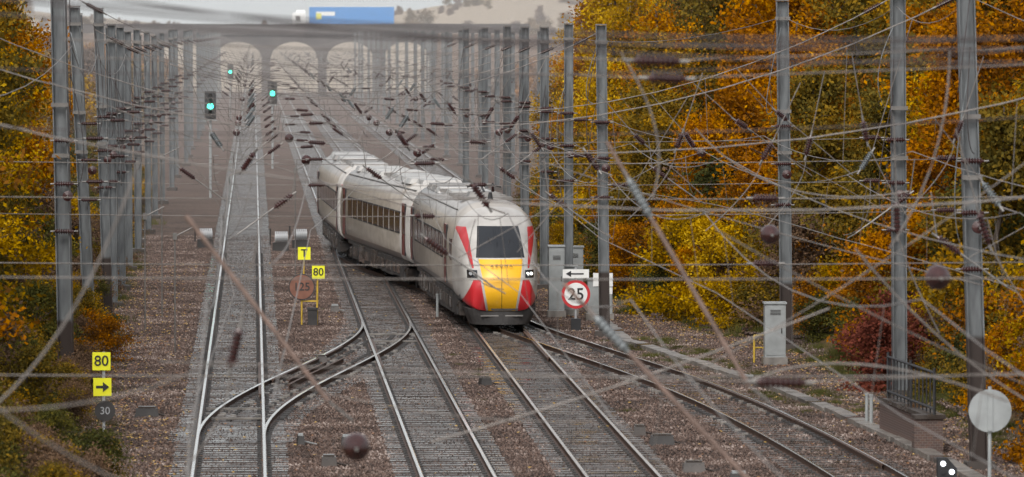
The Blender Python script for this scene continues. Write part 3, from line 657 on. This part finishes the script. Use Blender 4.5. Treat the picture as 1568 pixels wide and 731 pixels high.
# ---------------------------------------------------------------- bridge, lorry, industrial building
m_br=M('bridge_masonry',(.075,.062,.057),.85,0,.3,.6,far=False)
P=empty('arch_bridge',(0,850,0)); mb=MB(); pr=[-14.8,-6.4,1.85,10.2,18.6,27.]
for a,c in zip(pr[:-1],pr[1:]):
    a2,c2=a+.55,c-.55; R=(c2-a2)/2; cx=(a2+c2)/2; n=16; q=[]
    for i in range(n+1):
        x=a2+(c2-a2)*i/n; z=5.2+2.7*math.sqrt(max(0,1-((x-cx)/R)**2)); q.append((x,z))
    for (x0,z0),(x1,z1) in zip(q[:-1],q[1:]):
        for yy in (-4,4): mb.add([(x0,yy,z0),(x1,yy,z1),(x1,yy,9.3),(x0,yy,9.3)],[(0,1,2,3)])
        mb.add([(x0,-4,z0),(x1,-4,z1),(x1,4,z1),(x0,4,z0)],[(0,1,2,3)])
for p in pr: mb.box((p,0,4.4),(1.1,7.9,9.7)); mb.box((p,-4.1,3),(1.3,.4,6.4))
mb.box((6,0,9.1),(43,8.6,.3)); mb.box((6,-4.15,9.85),(70,.35,1.3)); mb.box((6,4.15,9.85),(70,.35,1.3)); mb.box((6,-4.2,10.54),(70,.5,.1))
mb.obj('masonry',[m_br],P)
P=empty('articulated_lorry',(5.7,848.4,9.0)); mb=MB()
mb.box((1.05,0,2.0),(2.1,2.45,2.5),0,0,.94); mb.box((1.3,0,3.4),(1.5,2.3,.5),0,0,.8); mb.box((.05,0,2.3),(.06,2.1,.9),2); mb.box((.9,-1.24,2.4),(.7,.03,.7),2); mb.box((2.9,0,.9),(3.6,1.2,.35),3)
mb.box((8.9,0,2.75),(12.6,2.5,2.75),1); mb.box((8.9,0,4.15),(12.62,2.52,.08),0); mb.box((8.9,0,1.32),(12.6,2.4,.14),3)
mb.box((5.0,-1.262,3.1),(2.8,.01,.6),0); mb.box((4.0,-1.264,2.7),(.8,.01,.9),4)
for wx in (1.1,3.4,11.2,12.4,13.6):
    for yy in (-1.1,1.1): mb.tube([(wx,yy-.14,.52),(wx,yy+.14,.52)],.5,3,16,True)
mb.obj('lorry_parts',[m_white,m_blue,m_glass,m_black,m_yel],P)
P=empty('industrial_shed',(29.5,520,0)); mb=MB()
mb.box((8,0,6.0),(17,22,8.6),0); 
for i in range(34): mb.box((-.25+i*.5,-11.04,6.2),(.2,.06,8),0)
mb.box((8,-11.06,9.9),(17.2,.1,.8),1); mb.add([(-.6,-11.4,10.3),(17,-11.4,11.4),(17,11,11.4),(-.6,11,10.3)],[(0,1,2,3)],2); mb.add([(-.6,-11.4,10.3),(17,-11.4,11.4),(17,-11.4,10.2),(-.6,-11.4,10.1)],[(0,1,2,3)],1)
for i in range(3): mb.box((2.5+i*5,-11.12,4.5),(3.2,.06,3.6),1)
mb.obj('shed_parts',[m_white,m_blue,m_grey],P)

# ---------------------------------------------------------------- vegetation
def leafmesh(name,seed,H,R,nl,ls,low=.12,nlimb=None,sd=.3,trunk=True,subs=5):
    r=np.random.default_rng(seed); mb=MB(); cl=[]
    tp=[Vector((0,0,-.6))]; 
    for i in range(1,7): tp.append(tp[-1]+Vector((r.normal(0,.12),r.normal(0,.12),(H*.88+.6)/6)))
    def T(h):
        q=h*6; i=min(5,int(q)); return tp[i].lerp(tp[i+1],q-i)
    if trunk: mb.tube(tp,[.017*H*(1-.14*i) for i in range(7)],0,7)
    nlimb=nlimb or int(H*3)
    for i in range(nlimb):
        h=low+(1-low)*((i+r.random())/nlimb); az=r.uniform(0,6.28)
        L=R*((1-h)**.55*.9+.14)*min(1,.55+h*1.8)*r.uniform(.6,1.15)
        a=T(h*.92); e=a+Vector((math.cos(az)*L,math.sin(az)*L,L*(.25+.7*h)*r.uniform(.5,1.3)))
        mid=a.lerp(e,.5)+Vector((r.normal(0,.1),r.normal(0,.1),-.05*L)); mb.tube([a,mid,e],[.0045*H*(1.1-h)+.008,.02,.007],0,4)
        for j in range(subs):
            t=r.uniform(.3,1.); p=(a.lerp(mid,t*2) if t<.5 else mid.lerp(e,t*2-1)); 
            q=p+Vector((r.normal(0,.5),r.normal(0,.5),r.normal(.25,.4)))*max(.5,L*.42); mb.tube([p,q],[.011,.004],0,3)
            b_=r.random()
            for tt in (.45,.8,1.05): cl.append((*(p.lerp(q,tt)),b_))
    cl=np.array(cl); k=r.integers(0,len(cl),nl); c=cl[k]
    P=c[:,:3]+r.normal(0,sd,(nl,3))*np.array([1,1,.75])
    u=r.normal(size=(nl,3)); u/=np.linalg.norm(u,axis=1)[:,None]; w=np.cross(u,r.normal(size=(nl,3))); w/=np.linalg.norm(w,axis=1)[:,None]
    s=ls*r.uniform(.55,1.25,(nl,1)); V=np.stack([P+u*s,P+w*s*.6,P-u*s,P-w*s*.6],1).reshape(-1,3)
    base=len(mb.v); nw=len(mb.f); Fs=(np.arange(nl*4).reshape(-1,4)+base).tolist()
    me=bpy.data.meshes.new(name); me.from_pydata(mb.v+V.tolist(),[],mb.f+[tuple(f) for f in Fs])
    me.materials.append(m_bark); me.materials.append(F_rust)
    me.polygons.foreach_set('material_index',[0]*nw+[1]*nl)
    lv=np.clip(c[:,3]*.55+r.uniform(0,1,nl)*.45,0,1)
    a=me.attributes.new('lv','FLOAT','FACE'); a.data.foreach_set('value',np.concatenate([np.zeros(nw),lv]).astype(np.float32))
    return me
trees=[leafmesh('tree_mesh',i,H,R,nl,.088,low,sd=.3) for i,(H,R,nl,low) in enumerate([(12,3.4,21000,.1),(10,3.,17000,.06),(13.5,3.8,23000,.14),(8.5,2.8,15000,.05),(11,3.2,8000,.1)])]
bushes=[leafmesh('bush_mesh',20+i,H,R,nl,.06,.02,nlimb=16,sd=.2,subs=4) for i,(H,R,nl) in enumerate([(2.2,1.5,6000),(1.5,1.2,4200),(3.2,1.9,8000)])]
scrubs=[leafmesh('scrub_mesh',40+i,H,R,nl,.15,.03,sd=.45) for i,(H,R,nl) in enumerate([(6,3.2,4500),(8,3.6,6000),(4,3.2,4000)])]
rv=random.Random(21)
def put(name,me,x,y,fm,sc=1.,dz=0.):
    o=bpy.data.objects.new(name,me); COL.objects.link(o); o.location=(x,y,float(ground(x,y))+dz); o.rotation_euler=(rv.uniform(-.05,.05),rv.uniform(-.05,.05),rv.uniform(0,6.28))
    s=sc*rv.uniform(.88,1.14); o.scale=(s*rv.uniform(.9,1.1),s*rv.uniform(.9,1.1),s)
    if fm: o.material_slots[1].link='OBJECT'; o.material_slots[1].material=fm
    return o
y=112.
while y<290:
    t=float(np.interp(y,*TR))
    for off in (3.2,7.4,12.5,18):
        if off>13 and rv.random()<.4: continue
        fm=rv.choice((F_rust,F_rust,F_rust,F_rust,F_gold,F_olive,F_olive))
        put('autumn_tree',rv.choice(trees),t+off+rv.uniform(-1.3,1.3),y+rv.uniform(-2,2),fm,.82 if off<4 else 1.)
    y+=5.6
y=108.
while y<300:
    t=float(np.interp(y,*TR))
    for off in (.6,1.7,3.):
        if rv.random()<.85:
            fm=rv.choice((F_gold,F_brown,F_green,F_olive,F_rust,F_olive))
            put('shrub',rv.choice(bushes),t+off+rv.uniform(-.3,.5),y+rv.uniform(-1,1),fm,.55+.22*off)
    y+=2.4
for x,yy in [(16.4,147),(17.2,149),(17.4,151)]: put('shrub',bushes[0],x,yy,F_red,.9)
for x,yy in [(15.3,178),(14.8,181),(14.3,184),(14.0,187)]: put('shrub',bushes[2],x,yy,F_gold,.95)
for x,yy in [(17.2,118),(17.6,122),(18.5,124)]: put('shrub',bushes[2],x,yy,F_rust,.8)
y=118.
while y<300:
    e=-max(5.3,y*.0352)
    for off in (3.,7.,12.):
        fm=rv.choice((F_gold,F_gold,F_rust,F_rust,F_olive))
        put('autumn_tree',rv.choice(trees),e-off+rv.uniform(-.8,.5),y+rv.uniform(-2,2),fm,.85 if off<4 else 1.)
    y+=6.
y=96.
while y<330:
    t=float(np.interp(y,*TL))
    for off in (-.1,1.2,2.4):
        if rv.random()<.85:
            x=t-off-rv.uniform(-.1,.6); yy=y+rv.uniform(-1,1)
            if 118<yy<134 and x>-4.7+ (134-yy)*.03: continue
            put('shrub',rv.choice(bushes),x,yy,rv.choice((F_green,F_olive,F_brown,F_gold if y>150 else F_olive)),(.4 if y<150 else .55)+.2*max(0,off))
    y+=2.
for i in range(16): put('shrub',rv.choice(bushes[:2]),rv.uniform(-5.2,-3.2),rv.uniform(106,118),rv.choice((F_green,F_olive,F_brown)),rv.uniform(.4,.62))
for i in range(14): put('shrub',rv.choice(bushes[:2]),rv.uniform(-5.0,-4.1),rv.uniform(136,170),rv.choice((F_rust,F_olive,F_brown)),rv.uniform(.35,.6))
put('autumn_tree',trees[3],-11.2,262,F_red,.8)
for i in range(150):
    y=rv.uniform(285,830); x=float(np.interp(y,*TR))+2+abs(rv.gauss(0,26))
    if 24<x<50 and y<512 and y>380 and rv.random()<.8: continue
    put('scrub',rv.choice(scrubs),x,y,rv.choice((F_brown,F_brown,F_brown,F_rust)),.6)
for i in range(150):
    y=rv.uniform(285,830); x=float(np.interp(y,*TL))-2.5-abs(rv.gauss(0,22)); put('scrub',rv.choice(scrubs),x,y,rv.choice((F_brown,F_rust,F_rust,F_gold,F_olive)),.85)
for i in range(330):
    y=rv.uniform(950,1480); x=rv.uniform(-150,260)
    px=x/y*1450
    if -42<px<40: continue
    put('distant_trees',rv.choice(scrubs),x,y,rv.choice((F_brown,F_brown,F_olive)),rv.uniform(.4,.8))
for i in range(60):
    x=rv.uniform(-45,60); put('distant_trees',scrubs[2],x,rv.uniform(1380,1500),F_brown,rv.uniform(.2,.38))
mb=MB()
for i in range(9000):
    y=rv.uniform(105,230); 
    x=(float(np.interp(y,*TR))-abs(rv.gauss(0,1.6))) if rv.random()<.55 else (float(np.interp(y,*TL))+abs(rv.gauss(0,1.6)))
    if rv.random()<.12: x=rv.uniform(-5,15)
    z=-.155+rv.uniform(0,.03); a=rv.uniform(0,6.28); s=rv.uniform(.025,.05); c,si=math.cos(a)*s,math.sin(a)*s
    mb.add([(x+c,y+si,z+rv.uniform(0,.03)),(x-si,y+c,z),(x-c,y-si,z+rv.uniform(0,.03)),(x+si,y-c,z)],[(0,1,2,3)],rv.randrange(2))
mb.obj('fallen_leaves',[M('leaf_yellow',(.38,.24,.06),.6),M('leaf_brown',(.22,.10,.04),.6)])
def grass(n,seed):
    mb=MB(); r=random.Random(seed)
    for i in range(n):
        a=r.uniform(0,6.28); d=abs(r.gauss(0,.28)); x,y=math.cos(a)*d,math.sin(a)*d; h=r.uniform(.10,.34); b=r.uniform(0,6.28); l=r.uniform(.03,.2); w=.008
        mb.add([(x-w,y,0),(x+w,y,0),(x+math.cos(b)*l+w*.3,y+math.sin(b)*l,h)],[(0,1,2)])
    return mb
gm=foliage('grass_blades',[(0,(.06,.065,.02)),(.5,(.12,.115,.035)),(1,(.24,.19,.08))],.25,1.,1.)
gs=[]
for k in range(3):
    o=grass(260,k).obj('grass_tuft',[gm],loc=(16.9+k*.3,130+k*3,-.22)); gs.append(o.data)
def tuft(x,y,s=1.):
    o=bpy.data.objects.new('grass_tuft',rv.choice(gs)); COL.objects.link(o); o.location=(x,y,float(ground(x,y))-.02); o.rotation_euler=(0,0,rv.uniform(0,6)); o.scale=(s*1.3,s*1.3,s)
for i in range(240):
    y=rv.uniform(108,250); tuft(float(np.interp(y,*TR))-rv.uniform(-.8,1.0),y,rv.uniform(.5,1.1))
for i in range(110): y=rv.uniform(138,172); tuft(xT(y)+rv.choice((-.55,.6,.9,1.2))+rv.uniform(-.2,.2),y,rv.uniform(.35,.7))
for i in range(220):
    y=rv.uniform(108,280); tuft(float(np.interp(y,*TL))+rv.uniform(-.8,1.0),y,rv.uniform(.6,1.3))
for i in range(18): tuft(rv.choice((1.9,2.1,6.,1.7,9.2,14.5))+rv.uniform(-.3,.3),rv.uniform(125,215),rv.uniform(.25,.5))

# ---------------------------------------------------------------- mist: a real thin scattering medium lying along the line
mb=MB(); mb.box((30,640,13),(700,860,40)); o=mb.obj('mist',[])
m=bpy.data.materials.new('mist'); m.use_nodes=True; nt=m.node_tree; nt.nodes.clear(); out=N(nt,'ShaderNodeOutputMaterial'); vs_=N(nt,'ShaderNodeVolumeScatter'); vs_.inputs['Density'].default_value=.00055; vs_.inputs['Color'].default_value=(.99,.96,.94,1); vs_.inputs['Anisotropy'].default_value=.3
nt.links.new(vs_.outputs[0],out.inputs['Volume']); o.data.materials.append(m)

# ---------------------------------------------------------------- light, world, camera
w=bpy.data.worlds.new('World'); S.world=w; w.use_nodes=True; nt=w.node_tree; bg=nt.nodes['Background']
sky=N(nt,'ShaderNodeTexSky',sky_type='NISHITA'); sky.sun_disc=False; sky.sun_elevation=rad(48); sky.sun_rotation=rad(200); sky.dust_density=4; sky.air_density=1.2
# the cloud layer keeps the horizon as bright as the lower sky: never sample below about 8 degrees
tc=N(nt,'ShaderNodeTexCoord'); sp=N(nt,'ShaderNodeSeparateXYZ'); mxz=N(nt,'ShaderNodeMath',operation='MAXIMUM'); mxz.inputs[1].default_value=.10; cb=N(nt,'ShaderNodeCombineXYZ')
nt.links.new(tc.outputs['Generated'],sp.inputs[0]); nt.links.new(sp.outputs[0],cb.inputs[0]); nt.links.new(sp.outputs[1],cb.inputs[1]); nt.links.new(sp.outputs[2],mxz.inputs[0]); nt.links.new(mxz.outputs[0],cb.inputs[2]); nt.links.new(cb.outputs[0],sky.inputs['Vector'])
hs=N(nt,'ShaderNodeHueSaturation'); hs.inputs['Saturation'].default_value=.18; hs.inputs['Value'].default_value=1.5; nt.links.new(sky.outputs[0],hs.inputs['Color']); nt.links.new(hs.outputs[0],bg.inputs[0]); bg.inputs[1].default_value=.15
sl=bpy.data.lights.new('sun','SUN'); sl.energy=1.0; sl.angle=rad(20); sl.color=(1,.94,.86); so=bpy.data.objects.new('sun',sl); COL.objects.link(so)
az=rad(200); el=rad(48); d=Vector((math.sin(az)*math.cos(el),math.cos(az)*math.cos(el),math.sin(el))); so.rotation_euler=d.to_track_quat('Z','Y').to_euler()
cd=bpy.data.cameras.new('camera'); cam=bpy.data.objects.new('camera',cd); COL.objects.link(cam); cam.location=(0,0,9.1); cam.rotation_euler=(rad(90-2.06),0,rad(-2.6))
cd.lens=200; cd.sensor_width=36; cd.clip_start=1; cd.clip_end=9000; cd.dof.use_dof=True; cd.dof.focus_distance=178; cd.dof.aperture_fstop=2.8
S.camera=cam
S.view_settings.view_transform='Standard'; S.view_settings.look='None'; S.view_settings.exposure=0
